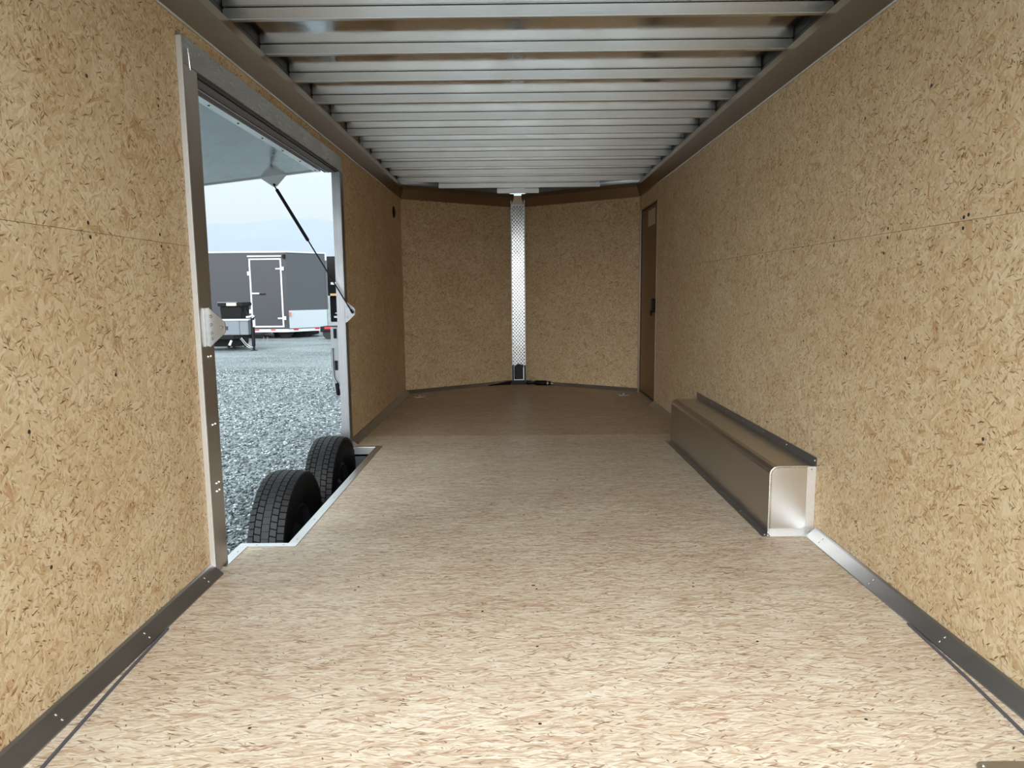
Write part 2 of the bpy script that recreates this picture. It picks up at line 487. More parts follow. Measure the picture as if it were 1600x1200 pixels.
for x, y in [(-.64, 1.55), (.05, 1.56), (.83, 1.57), (.055, 1.93), (.70, 1.95), (-.115, 2.16), (.065, 2.33), (.61, 2.34), (.057, 2.36), (.618, 2.37), (.052, 2.36), (-.56, 2.36), (-.565, 2.33),
             (-.19, 4.1), (.22, 3.75), (.58, 3.5), (-.62, 3.15), (.03, 3.15), (.64, 3.14), (-.78, 3.55), (-.74, 3.95), (-.70, 4.4), (.0, 4.75), (.6, 4.76), (-.6, 4.77), (-.2, 5.6), (.5, 5.6)]:
    screw((x, y, 0), (0, 0, 1), 'dark_screw', floor, 0.0045, 0.001)

# ------------------------------------------------------------------ walls
def wall_board(parent, x, side, y0, y1, z0, z1, mat='osb_wall'):
    if side == 'L':
        panel('wall_panel', (x, 0, 0), (0, 1, 0), (0, 0, 1), rect(y0, y1, z0, z1), 0.012, mat, parent)
    else:
        panel('wall_panel', (x, 0, 0), (0, -1, 0), (0, 0, 1), rect(-y1, -y0, z0, z1), 0.012, mat, parent)
wl = struct('wall_left', 'strand board left wall around the escape door opening')
for z0, z1 in ((0, SEAM - gp), (SEAM + gp, ZW)):
    wall_board(wl, XL, 'L', YB, D0, z0, z1)
    wall_board(wl, XL, 'L', D1, YC, z0, z1)
wall_board(wl, XL, 'L', D0, D1, ZH, ZW)
sk = MB(); sk.box(XL - .06, XL - .045, YB, D0, -.06, 2.17); sk.box(XL - .06, XL - .045, D1 + .03, YC, -.06, 2.17); sk.box(XL - .06, XL - .045, D0, D1, ZH + .02, 2.17)
sk.box(XL - .045, XL - .012, D0 - .05, D0, 0, 2.12); sk.box(XL - .045, XL - .012, D1, D1 + .05, 0, 2.12); sk.box(XL - .06, XL, YB - .05, YB, -.06, 2.17)
sk.build('outer_skin', 'skin', wl)
for y, z in [(1.54, 1.214), (1.545, 1.177), (1.90, 1.214), (1.905, 1.177), (2.28, 1.214), (2.285, 1.177), (1.97, .80), (2.37, .80), (1.60, .71), (1.63, .37), (1.95, 1.60), (2.33, 1.62), (1.56, 1.62), (2.35, .40),
             (5.0, 1.21), (5.4, 1.21), (5.8, 1.21), (6.2, 1.21), (5.0, 1.17), (5.4, 1.17), (5.8, 1.17), (6.2, 1.17), (5.1, .6), (5.5, .6), (6.3, .6)]:
    screw((XL, y, z), (1, 0, 0), 'dark_screw', wl, 0.0056, 0.001)

wr = struct('wall_right', 'strand board right wall above the boxed wheel well')
E0, E1, EZ = 6.28, 7.11, 1.815          # side entry door opening
for z0, z1 in ((0, 1.205 - gp), (1.205 + gp, ZW)):
    wall_board(wr, XR, 'R', YB, 1.1, z0, z1)
    wall_board(wr, XR, 'R', 1.101, 3.54, z0, z1)
    wall_board(wr, XR, 'R', 3.541, E0, z0, z1)
    wall_board(wr, XR, 'R', E1, YC, z0, z1)
wall_board(wr, XR, 'R', E0, E1, EZ, ZW)
sk = MB(); sk.box(XR + .045, XR + .06, YB, YC, G + .3, 2.17); sk.box(XR, XR + .06, YB - .05, YB, -.06, 2.17)
sk.build('outer_skin', 'skin', wr)
for y, z in [(2.0, 1.215), (2.0, 1.185), (1.98, 1.22), (2.4, 1.22), (2.4, 1.19), (2.42, 1.14), (2.8, 1.22), (2.8, 1.19), (3.2, 1.22), (3.2, 1.19), (3.6, 1.22), (3.6, 1.19), (4.0, 1.22), (4.0, 1.19), (4.4, 1.2), (4.8, 1.2), (5.2, 1.2), (5.6, 1.2),
             (1.85, .62), (2.25, .80), (2.65, .78), (3.05, .80), (3.45, .8), (3.85, .8), (1.8, 1.6), (2.2, 1.62), (2.6, 1.62), (3.0, 1.62), (3.4, 1.6), (3.8, 1.6), (4.2, 1.6)]:
    screw((XR, y, z), (-1, 0, 0), 'dark_screw', wr, 0.0058, 0.001)

def nose_wall(name, A, B, label):
    w = struct(name, label)
    A, B = Vector((*A, 0)), Vector((*B, 0))
    L = (B - A).length
    panel('wall_panel', A, B - A, (0, 0, 1), rect(0, L, 0, ZW), 0.012, 'osb_wall', w)
    U = (B - A).normalized(); Nn = Vector((U.y, -U.x, 0))
    q = [A - Nn * .05, B - Nn * .05, B - Nn * .065, A - Nn * .065]
    MB().prism([(p.x, p.y, -.2) for p in q], (0, 0, 2.37)).build('outer_skin', 'skin', w)
    for k in range(3):
        for z in (.3, .9, 1.5):
            p = A + (B - A) * (.2 + .3 * k) + Nn * 0.0 + Vector((0, 0, z))
            screw(p, tuple(Nn), 'dark_screw', w, 0.0045, 0.001)
    # baseboard and cove of this nose wall
    bb = root('baseboard_' + name[5:], (0, 0, 0), 'dull metal angle along the foot of the ' + ('left' if 'left' in name else 'right') + ' nose wall', None, None, 'structure')
    prof = [(0, 0), (0.028, 0), (0.006, 0.035), (0, 0.035)]
    MB().prism([tuple(A + Nn * (u + .0005) + Vector((0, 0, v + .0005))) for u, v in prof], B - A).build('angle', 'flange', bb)
    tr = root('trim_5' if 'left' in name else 'trim_6', (0, 0, 0), 'brown-grey metal fascia along the top of the ' + ('left' if 'left' in name else 'right') + ' nose wall', None, None, 'structure')
    prof = [(0.001, 1.95), (0.006, 1.948), (0.034, 2.045), (0.034, 2.085), (0.001, 2.085)]
    MB().prism([tuple(A + Nn * u + Vector((0, 0, v))) for u, v in prof], B - A).build('fascia', 'cove', tr)
    return w
nose_wall('wall_front_left', (XL, YC), (NOSE[0] - .06, NOSE[1] - .03), 'strand board left half of the V nose')
nose_wall('wall_front_right', (NOSE[0] + .06, NOSE[1] - .03), (XR + .015, YC), 'strand board right half of the V nose')

# ------------------------------------------------------------------ ceiling: shiny roof sheet on cross bows
ceil = struct('ceiling', 'shiny aluminium roof sheet carried on closely spaced roof bows')
rs = MB()
rs.prism([(XL - .06, YB, 2.127), (XR + .06, YB, 2.127), (XR + .06, YC, 2.127), (NOSE[0], NOSE[1] + .1, 2.127), (XL - .06, YC, 2.127)], (0, 0, .02))
rs.build('roof_sheet', 'roof', ceil)
k = -8
while True:
    yf = 2.915 + 0.4065 * k
    k += 1
    if yf > 7.85: break
    if yf - .03 < YB: continue
    x0, x1 = XL + .004, XR - .004
    if yf > YC:
        t = (yf - YC) / (NOSE[1] - YC)
        x0, x1 = XL + (NOSE[0] - XL) * t + .02, XR + (NOSE[0] - XR) * t - .02
    b = MB()
    b.box(x0, x1, yf - .028, yf, 2.080, 2.1245)
    b.build('roof_bow', 'bow', ceil, bevel=.0035)

# fascia (cove) trims along the side walls
rails = MB(); rails.box(XL - .044, XL + .0002, YB, YC, 1.99, 2.126); rails.box(XR - .0002, XR + .044, YB, YC, 1.99, 2.126)
rails.build('top_shade_rail', 'shade_rail', ceil)  # added rail, coloured dark to hold the shade behind the bow ends
def cove(name, side, y0, y1, label):
    t = root(name, (0, 0, 0), label, None, None, 'structure')
    s_ = 1 if side == 'L' else -1; x = XL if side == 'L' else XR
    out = .03 if side == 'L' else .036
    poly = [(x + s_ * .0006, 1.95), (x + s_ * .004, 1.948), (x + s_ * out, 2.045), (x + s_ * out, 2.079), (x + s_ * .0006, 2.079)]
    MB().prism([(px, y0, pz) for px, pz in poly], (0, y1 - y0, 0)).build('fascia', 'cove', t)
    lip = MB(); lip.box(min(x, x + s_ * .006) + (.0005 if side == 'L' else 0), max(x, x + s_ * .006) - (.0005 if side == 'R' else 0), y0, y1, 1.942, 1.9495)
    lip.build('lower_lip', 'alu', t)
    y = y0 + .3
    while y < y1 - .1:
        screw((x + s_ * .006, y, 1.9465), (s_, 0, 0), 'screw', t, 0.004, 0.002); y += .4065
cove('trim_1', 'L', YB, YC, 'brown-grey metal fascia along the top of the left wall')
cove('trim_2', 'R', YB, YC, 'brown-grey metal fascia along the top of the right wall')

# ------------------------------------------------------------------ baseboards
def baseboard(name, side, runs, label):
    t = root(name, (0, 0, 0), label, None, None, 'structure')
    s_ = 1 if side == 'L' else -1; x = XL if side == 'L' else XR
    for y0, y1 in runs:
        poly = [(x + s_ * .0006, .0006), (x + s_ * .046, .0006), (x + s_ * .045, .004), (x + s_ * .010, .036), (x + s_ * .003, .040), (x + s_ * .0006, .040)]
        MB().prism([(a, y0, b) for a, b in poly], (0, y1 - y0, 0)).build('angle', 'flange', t)
        y = y1 - .10
        nv = Vector((s_ * .032, 0, .035)).normalized()
        while y > y0 + .02:
            for d in (.014, .032):
                screw((x + s_ * (.0455 - .035 * (d / .045)), y, .004 + .032 * (d / .045)), tuple(nv), 'screw', t, 0.0042, 0.0022)
            y -= .4065
    return t
bl = baseboard('baseboard_left', 'L', [(YB, D0), (D1 + .002, YC)], 'dark metal angle along the foot of the left wall')
br = baseboard('baseboard_right', 'R', [(YB, 2.83), (4.75, E0)], 'dark metal angle along the foot of the right wall')
# dark beads on the floor that run away from the baseboards towards the rear
def bead(side, parent):
    s_ = 1 if side == 'L' else -1; x = XL if side == 'L' else XR
    pts = [(x + s_ * .050, 2.05), (x + s_ * .064, 1.75), (x + s_ * .090, 1.40), (x + s_ * .13, .9), (x + s_ * .17, .2)]
    mb = MB(); mb.tube([(a, b, .002) for a, b in pts], .0045, 8)
    mb.build('bead', 'seam', parent, True)
bead('L', bl); bead('R', br)

# ------------------------------------------------------------------ escape door frame in the left wall
df = struct('door_1', 'brushed aluminium frame of the escape door opening')
XF = XL + .018                            # frame stands proud of the wall
JW = .085
def jamb(y0, y1, mat='alu_dull'):
    o = MB().box(XL - .036, XF, y0, y1, 0.001, 1.80).build('jamb', mat, df, bevel=.003)
    return o
jamb(D0 + .006, D0 + .112)
MB().box(XL + .0006, XF + .001, D0 - .004, D0 + .006, .001, ZH - .012).build('jamb_edge', 'alu_rough', df, bevel=.002)
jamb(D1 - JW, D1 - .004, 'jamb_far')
MB().box(XL + .0006, XF - .008, D1 - .003, D1 + .012, .001, ZH - .012).build('jamb_edge', 'alu_dull', df, bevel=.002)
hd = MB().box(XL - .036, XF - .004, D0, D1, 1.80, ZH); hd.build('header', 'alu_brush', df, bevel=.003)
MB().tube([(XF - .003, D0 + .055, 1.86), (XF - .002, D0 + .058, 1.83), (XF - .001, D0 + .06, 1.79)], [.003, .0045, .003], 8).build('weld', 'weld', df, True)
MB().box(XL - .030, XL - .004, D0 + JW + .001, D1 - JW - .001, 1.789, 1.7995).build('gasket', 'dark_brown', df)
MB().box(XL - .036, XL - .031, D0 + JW + .001, D1 - JW - .001, 1.792, 1.7995).build('gasket', 'gasket', df)
MB().box(XL - .0035, XL + .012, D0 + JW + .001, D1 - JW - .001, 1.794, 1.7995).build('gasket', 'gasket', df)
MB().box(XL - .10, XL - .0365, D0 + .01, D1 - .01, 1.802, 1.83).build('drip_rail', 'dark_brown', df)
MB().box(XL - .074, XL - .070, D0 + .01, D1 - .01, 1.7985, 1.8015).build('drip_rail', 'alu_dull', df)
for z in (.86, .80, .55, .33, .30):
    for d in ((.05, .072) if z < .84 else (.06,)):
        screw((XF, D0 + d, z), (1, 0, 0), 'screw', df, .0055, .005, 'bolt')
for z in (1.6, 1.2, .7, .35):
    screw((XF, D1 - .04, z), (1, 0, 0), 'screw', df, .004, .002)
MB().box(XL - .006, XL - .0045, D1 - JW - .0012, D1 - JW - .0001, .01, 1.79).build('jamb_groove', 'flange', df)
MB().box(XL - .024, XL - .023, D1 - JW - .0012, D1 - JW - .0001, .01, 1.79).build('jamb_groove', 'flange', df)
# sill strips round the cut-out
sill = MB()
sill.prism([(XL - .012, D0 + JW, .0008), (XL + .028, D0 + JW - .02, .0008), (XL + .028, 2.757, .0008), (-.905, 2.757, .0008), (-.905, 2.795, .0008), (XL - .012, 2.795, .0008)], (0, 0, .0022))
sill.build('sill', 'alu_bright', df)
s2_ = MB().box(-.945, -.905, 2.7955, 4.655, .0008, .003); s2_.build('sill', 'alu', df)
MB().box(XL, -.9455, 4.62, 4.655, .0008, .003).build('sill', 'alu', df)
for p in [(XL + .01, 2.70), (-1.07, 2.776), (-.96, 2.776), (-.925, 2.84), (-.925, 3.1), (-.925, 3.45), (-.925, 3.8), (-.925, 4.15), (-.925, 4.5)]:
    screw((p[0], p[1], .003), (0, 0, 1), 'screw', df, .0045, .002)
# wheel well lining below the floor
well = MB(); well.box(WX - .003, WX, W0, W1, -.45, .0); well.build('well_side', 'black_metal', df)
MB().box(-1.085, WX, W1, W1 + .004, -.40, -.045).build('well_end', 'box_grey', df)
MB().box(-1.085, WX, W1 - .012, W1 + .004, -.0445, .0).build('well_lip', 'alu_bright', df)
MB().box(XL, WX, W0 - .004, W0, -.30, -.013).build('well_end', 'black_metal', df)

# ------------------------------------------------------------------ escape door leaf, swung up outside
DH = Vector((XL - .105, 0, 1.80))         # hinge line
dd = Vector((-1, 0, -.112)).normalized()   # outwards along the leaf
dn = Vector((dd.z, 0, -dd.x))              # upwards
L0, L1 = D0 + .10, 4.625
leaf = root('escape_door', (DH.x, (L0 + L1) / 2, DH.z), 'wide aluminium escape door leaf swung up outside the left wall', 'door')
def slab(a0, a1, b0, b1, y0, y1, name, mat):
    q = [DH + dd * a0 + dn * b0, DH + dd * a1 + dn * b0, DH + dd * a1 + dn * b1, DH + dd * a0 + dn * b1]
    return MB().prism([(p.x, y0, p.z) for p in q], (0, y1 - y0, 0)).build(name, mat, leaf)
M['leaf'] = metal('door_leaf_skin', (0.31, 0.33, 0.335), 0.17, (6, 6, 6), 5, 0.09, 0.02)
slab(.012, 1.70, .006, .045, L0 + .01, L1 - .01, 'leaf_panel', 'leaf')
slab(.0, .035, -.004, .006, L0, L1, 'hinge_strip', 'alu_bright')
slab(.035, 1.70, -.001, .048, L1 - .0095, L1, 'edge_channel', 'flange')
slab(.035, 1.70, -.001, .048, L0, L0 + .0095, 'edge_channel', 'flange')
slab(1.7005, 1.715, -.001, .048, L0, L1, 'edge_channel', 'flange')
for i in range(7):
    p = DH + dd * .018 + dn * -.004
    screw((p.x, L0 + .12 + .31 * i, p.z), tuple(-dn), 'dark_screw', leaf, .006, .003)
# diamond shaped plate that takes the strut, on the leaf's far edge
def leaf_plate(y):
    c = DH + dd * .30
    w, hgt = .085, .062
    pts = [c + dd * -w + dn * .0, c + dd * -.012 + dn * -hgt, c + dd * .012 + dn * -hgt, c + dd * w, c + dd * .01 + dn * .045, c + dd * -.01 + dn * .045]
    MB().prism([(p.x, y, p.z) for p in pts], (0, .004, 0)).build('strut_plate', 'alu_plate', leaf)
    b = c + dn * -.05
    screw((b.x, y, b.z), (0, -1, 0), 'dark_screw', leaf, .007, .012, 'ball_stud')
    return b
bstud = leaf_plate(L1 - .016)
bstud2 = leaf_plate(L0 + .012)

# jamb brackets (plates standing out from the jambs) and gas struts
def jamb_bracket(y, sgn, label):
    r_ = root('strut_bracket', (XF, y, .905), label, 'bracket', 'strut brackets on the door jambs')
    x0 = XF + .0012
    pl = [(x0, .84), (x0 + .008, .835), (x0 + .063, .885), (x0 + .066, .893), (x0 + .066, .918), (x0 + .063, .926), (x0 + .008, .977), (x0, .973)]
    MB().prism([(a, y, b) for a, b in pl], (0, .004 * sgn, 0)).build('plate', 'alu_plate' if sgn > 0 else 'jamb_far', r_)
    MB().box(XF + .0004, XF + .004, min(y, y - .026 * sgn), max(y, y - .026 * sgn), .838, .975).build('flange', 'alu_bright', r_)
    face = y if sgn > 0 else y - .004
    for z in ((.865, .885, .915, .945) if sgn > 0 else (.87, .94)):
        screw((x0 + .016, face, z), (0, -1, 0), 'flange', r_, .006, .003, 'rivet')
    screw((x0 + .052, face, .905), (0, -1, 0), 'screw', r_, .008, .005, 'ball_stud')
    return r_
jamb_bracket(D0 + .055, 1, 'pointed plate with five rivets on the near jamb of the side opening')
jamb_bracket(D1 - JW - .006, -1, 'pointed plate holding the lower end of the black strut')
def strut(a, b, label):
    r_ = root('gas_strut', tuple(a), label, 'strut')
    a, b = Vector(a), Vector(b); d = (b - a)
    MB().tube([a, a + d * .56], .0045, 10).build('rod', 'black_metal', r_, True)
    MB().tube([a + d * .56, a + d * .565, a + d * .955, a + d * .96], [.007, .0105, .0105, .006], 12).build('cylinder', 'black', r_, True)
    MB().tube([a + d * .96, b], .0045, 8).build('rod_end', 'black_metal', r_, True)
    MB().tube([a - d.normalized() * .010, a + d.normalized() * .018], .0075, 8).build('socket', 'black', r_, True)
yS = D1 - JW - .034
strut((XF + .053, yS, .905), (bstud.x, yS, bstud.z), 'slim black gas strut slanting across the opening under the raised door')

# outside latch bar at the far jamb
lb = root('latch_bar', (-1.21, 4.74, .34), 'pale metal latch bar with two black slots and black-gripped crank outside the far jamb', 'latch')
MB().box(-1.245, -1.192, 4.735, 4.748, .40, .80).build('bar_plate', 'guard', lb, bevel=.003)
MB().box(-1.191, -1.184, 4.735, 4.756, .36, .92).build('bar_rail', 'alu', lb, bevel=.002)
for z0, z1 in ((.725, .79), (.51, .575)):
    MB().box(-1.224, -1.204, 4.730, 4.7345, z0, z1).build('slot', 'black', lb)
MB().tube([(-1.236, 4.725, .66), (-1.236, 4.725, .50), (-1.233, 4.722, .46), (-1.212, 4.720, .42)], .008, 10).build('crank', 'jamb_far', lb, True)
MB().tube([(-1.214, 4.720, .424), (-1.212, 4.720, .418), (-1.203, 4.718, .345), (-1.203, 4.718, .34)], [.009, .013, .013, .009], 10).build('grip', 'black', lb, True)

# ------------------------------------------------------------------ side entry door in the right wall
ed = struct('door_2', 'brown side entry door set in the far end of the right wall')
MB().box(XR + .014, XR + .034, E0 + .012, E1 - .02, .03, EZ - .018).build('door_leaf', 'brown_door', ed, bevel=.003)
fr = MB(); fr.box(XR - .002, XR + .04, E0 - .0, E0 + .008, .0, EZ); fr.build('door_frame', 'flange', ed)
MB().box(XR - .010, XR + .04, E1 - .010, E1 + .006, .0, EZ).build('door_frame', 'cove', ed)
MB().box(XR - .002, XR + .04, E0 + .008, E1 - .010, EZ - .010, EZ).build('door_frame', 'flange', ed)
MB().box(XR - .002, XR + .04, E0 + .008, E1 - .010, .0, .02).build('threshold', 'flange', ed)
MB().box(XR + .008, XR + .044, E1 - .020, E1 - .0105, .02, EZ - .010).build('gasket', 'gasket', ed)
MB().box(XR + .008, XR + .044, E0 + .008, E1 - .0205, EZ - .018, EZ - .0105).build('gasket', 'gasket', ed)
MB().box(XR - .012, XR + .0135, E0 + .05, E0 + .16, .83, .955).build('latch', 'black', ed, bevel=.004)
MB().box(XR - .03, XR - .0125, E0 + .09, E0 + .115, .80, .85).build('latch_lever', 'black', ed, bevel=.003)
MB().box(XR + .0128, XR + .0138, E0 + .16, E0 + .50, 1.62, 1.765).build('sticker', 'paper', ed)

# ------------------------------------------------------------------ boxed wheel well on the right
B0, B1, BX, BZ = 2.862, 4.735, 1.055, .292
wb_ = root('wheel_box', ((BX + XR) / 2, B0, 0), 'long aluminium wheel box with rounded top edge against the right wall', 'box')
r = .032
arc = [(BX + r - r * math.cos(t), BZ - r + r * math.sin(t)) for t in [i * math.pi / 2 / 3 for i in range(4)]]
sec = [(BX, .001)] + arc + [(XR - .0008, BZ), (XR - .0008, BZ - .002), (BX + r, BZ - .002)] + [(BX + r - (r - .002) * math.cos(t), BZ - r + (r - .002) * math.sin(t)) for t in [i * math.pi / 2 / 3 for i in (2, 1, 0)]] + [(BX + .002, .001)]
outer = [(BX, .001)] + arc + [(XR - .0008, BZ), (XR - .0008, .001)]
MB().prism([(a, B0, b) for a, b in outer], (0, B1 - B0, 0)).build('cover', 'box_alu', wb_)
endp = [(BX + .010, .026)] + [(a + .008, b - .006) for a, b in arc] + [(XR - .036, BZ - .006), (XR - .036, .026)]
MB().prism([(a, B0 - .0012, b) for a, b in endp], (0, .0010, 0)).build('end_panel', 'alu', wb_)
weld = [(BX, .002)] + arc + [(XR - .03, BZ)]
MB().tube([(a, B0, b) for a, b in weld], .0035, 8).build('weld', 'weld', wb_, True)
MB().box(XR - .036, XR - .0012, B0 - .003, B0 - .0002, .001, BZ).build('end_angle', 'alu_rough', wb_)
MB().box(BX + .002, XR - .037, B0 - .003, B0 - .0002, .001, .026).build('end_angle', 'alu_rough', wb_)
MB().box(BX - .005, XR - .002, B0 - .034, B0 - .0035, .0008, .003).build('end_flange', 'alu_bright', wb_)
MB().box(BX - .034, BX - .0004, B0 - .030, B1 + .01, .0008, .003).build('floor_flange', 'flange', wb_)
MB().box(XR - .003, XR - .0006, B0 - .008, B1 + .06, BZ + .0005, BZ + .038).build('wall_flange', 'flange', wb_)
for i in range(7):
    y = B0 + .0 + .31 * i
    screw((BX - .018, y - .01 if i == 0 else y, .003), (0, 0, 1), 'screw', wb_, .0045, .0025)
    screw((XR - .003, y + .01, BZ + .022), (-1, 0, 0), 'screw', wb_, .0045, .0025)
for p in ((XR - .018, B0 - .003, .012), (XR - .02, B0 - .003, BZ - .012)):
    screw(p, (0, -1, 0), 'screw', wb_, .004, .002)

# ------------------------------------------------------------------ wheels outside the opening
def wheel(y, label):
    cx, cz, R, hw = -1.178, -.234, .360, .086
    t = root('wheel_assembly', (cx, y, cz - R), label, 'wheel', 'wheels of the trailer beside the floor cut-out')
    Rb = R - .013
    prof = [(-hw, Rb - .012), (-hw - .010, R - .07), (-hw - .006, R - .125), (-hw + .012, R - .162), (-hw + .02, R - .168), (hw - .02, R - .168), (hw - .012, R - .162), (hw + .006, R - .125), (hw + .010, R - .07), (hw, Rb - .012), (hw - .012, Rb - .003), (0, Rb), (-hw + .012, Rb - .003)]
    ty = MB().lathe_x(prof, cx, y, cz, 72).build('tyre', 'rubber_dark', t, True)
    # tread blocks in five ribs
    mb = MB(); n = 66
    ribs = [(-hw + .001, -.056), (-.051, -.022), (-.0175, .0175), (.022, .051), (.056, hw - .001)]
    for ri, (xa, xb) in enumerate(ribs):
        for j in range(n):
            sh = (.5 if ri % 2 else 0) + .15 * ri
            gap_ = .16 if ri != 2 else .05
            t0 = 2 * math.pi * (j + sh) / n; t1 = 2 * math.pi * (j + sh + 1 - gap_) / n
            skew = (.18 if ri in (1, 3) else .0) * 2 * math.pi / n
            ed_ = lambda x: R - .010 * (abs(x) / hw) ** 4
            b = len(mb.v)
            for (rr_) in (-.014, 0):
                for x, tt in ((xa, t0), (xb, t0 + skew), (xb, t1 + skew), (xa, t1)):
                    q = ed_(x) + rr_
                    mb.v.append((cx + x, y + q * math.cos(tt), cz + q * math.sin(tt)))
            mb.f += [(b + 4, b + 5, b + 6, b + 7)] + [(b + i, b + (i + 1) % 4, b + 4 + (i + 1) % 4, b + 4 + i) for i in range(4)]
    o = mb.build('tread', 'rubber', ty)
    rim = [(-hw + .03, R - .169), (hw - .022, R - .169), (hw - .018, R - .185), (hw - .05, R - .20), (hw - .06, .10), (hw - .03, .07), (hw - .03, .0005), (-hw + .03, .0005)]
    rm = MB().lathe_x(rim, cx, y, cz, 40).build('rim', 'rim', t, True)
    MB().lathe_x([(hw - .03, .0005), (hw - .03, .045), (hw + .005, .04), (hw + .008, .0005)], cx, y, cz, 20).build('hub', 'black_metal', rm, True)
wheel(3.491, 'black trailer tyre nearer the near jamb, its tread facing inwards')
wheel(4.362, 'black trailer tyre behind the other, close to the far jamb')

# ------------------------------------------------------------------ nose post with its black foot, plug and cable
post = struct('trim_7', 'diamond plate strip covering the point of the V nose')
ds = panel('diamond_strip', (NOSE[0] - .067, 7.905, 0), (1, 0, 0), (0, 0, 1), rect(0, .134, .20, 1.975), .004, 'diamond', post)
lg = MB()                                  # raised lugs in alternating diagonals
for row in range(88):
    for c_ in range(4):
        a = math.radians(45 if row % 2 else -45)
        cx_, cz_ = NOSE[0] - .0595 + .034 * c_ + .017 * (row % 2), .21 + .0200 * row
        if cz_ > 1.965: continue
        ux, uz = math.cos(a), math.sin(a); b_ = len(lg.v)
        for du, dv, h_ in ((-.018, 0, 0), (0, -.0062, 0), (.018, 0, 0), (0, .0062, 0), (-.008, 0, .0036), (.008, 0, .0036)):
            lg.v.append((cx_ + ux * du - uz * dv, 7.9048 - h_, cz_ + uz * du + ux * dv))
        lg.f += [tuple(b_ + i for i in q) for q in ((0, 1, 4), (1, 5, 4), (1, 2, 5), (2, 3, 5), (3, 4, 5), (3, 0, 4))]
tag(lg.build('lugs', 'diamond', ds), kind='stuff')
MB().box(NOSE[0] - .078, NOSE[0] - .068, 7.89, 7.93, .0, 2.06).build('edge_strip', 'flange', post)
MB().box(NOSE[0] + .068, NOSE[0] + .078, 7.89, 7.93, .0, 2.06).build('edge_strip', 'flange', post)
MB().box(NOSE[0] - .067, NOSE[0] + .067, 7.9055, 7.93, 1.976, 2.07).build('post_cap', 'cove', post)
jb = root('jack_foot', (NOSE[0], 7.87, 0), 'black steel foot at the bottom of the nose strip', 'foot')
MB().prism([(NOSE[0] - .055, 7.90, .0), (NOSE[0] + .055, 7.90, .0), (NOSE[0] + .055, 7.90, .20), (NOSE[0], 7.90, .225), (NOSE[0] - .055, 7.90, .20)], (0, -.045, 0)).build('housing', 'black_metal', jb, bevel=.004)
for s_ in (-1, 1):
    MB().box(NOSE[0] + s_ * .066 - .009, NOSE[0] + s_ * .066 + .009, 7.84, 7.888, 0, .21).build('side_plate', 'black_metal', jb, bevel=.002)
MB().box(NOSE[0] + .047, NOSE[0] + .0562, 7.842, 7.8445, .05, .19).build('label_strip', 'alu_dull', jb)
MB().box(NOSE[0] - .055, NOSE[0] + .055, 7.836, 7.8535, .045, .052).build('cross_bar', 'alu_dull', jb)
MB().box(NOSE[0] - .08, NOSE[0] + .075, 7.79, 7.835, 0, .04).build('base_plate', 'black_metal', jb, bevel=.004)
pg = root('power_plug', (.29, 7.72, 0), 'black trailer power plug with ribbed collar lying at the right of the nose foot', 'plug')
MB().tube([(.20, 7.75, .022), (.23, 7.745, .026), (.33, 7.72, .026), (.345, 7.716, .024)], [.018, .027, .027, .022], 14).build('plug_body', 'black', pg, True)
MB().tube([(.346, 7.716, .024), (.362, 7.712, .024)], .025, 14).build('collar', 'flange', pg, True)
MB().tube([(.363, 7.712, .024), (.38, 7.708, .024)], .021, 14).build('nose_ring', 'black', pg, True)
MB().tube([(.381, 7.708, .022), (.43, 7.70, .012)], .006, 8).build('pin', 'alu_bright', pg, True)
MB().tube([(.115, 7.80, .012), (.15, 7.77, .012), (.205, 7.749, .02)], .010, 8).build('lead', 'black', pg, True)
cb = root('power_cable', (-.15, 7.79, 0), 'black cable lying along the left nose wall beside the foot', 'cable')
MB().tube([(-.06, 7.80, .018), (-.12, 7.785, .016), (-.20, 7.755, .010), (-.30, 7.70, .006)], [.018, .014, .009, .005], 10).build('cable', 'black', cb, True)

# ------------------------------------------------------------------ small fittings inside
vt = root('vent_cap', (XL, 6.72, 1.80), 'small black round vent high on the far end of the left wall', 'vent')
MB().lathe_x([(0.0008, .001), (0.0008, .055), (.008, .05), (.012, .035), (.006, .001)], XL, 6.72, 1.775, 24).build('cap', 'black', vt, True)
def tie_ring(x, y, label, half=.055, up_=.0):
    t = root('tie_down_ring', (x, y, 0), label, 'ring', 'floor tie-down rings')
    n = 24
    pts = []
    w_, r_ = half, .02
    for (sx, sy, a0) in ((1, 1, 0), (-1, 1, 90), (-1, -1, 180), (1, -1, 270)):
        for i in range(5):
            a = math.radians(a0 + 22.5 * i)
            pts.append((x + sx * (w_ - r_) + r_ * math.cos(a), y + sy * (w_ - r_) + r_ * math.sin(a), .0006))
    MB().prism(pts, (0, 0, .004)).build('plate', 'flange', t)
    ring = [(x + .03 * math.cos(2 * math.pi * i / 20), y + .03 * math.sin(2 * math.pi * i / 20), .0095) for i in range(21)]
    MB().tube(ring, .0048, 8).build('ring', 'alu_dull', t, True)
    for sx in (-1, 1):
        for sy in (-1, 1):
            screw((x + sx * (half - .014), y + sy * (half - .014), .0046), (0, 0, 1), 'screw', t, .005, .002)
tie_ring(1.055, 1.335, 'recessed tie-down plate cut by the bottom right corner of the picture', .075)
tie_ring(-.96, 6.95, 'tie-down ring in the floor near the left nose corner', .06)
tie_ring(1.07, 6.95, 'tie-down ring in the floor near the brown side door', .06)

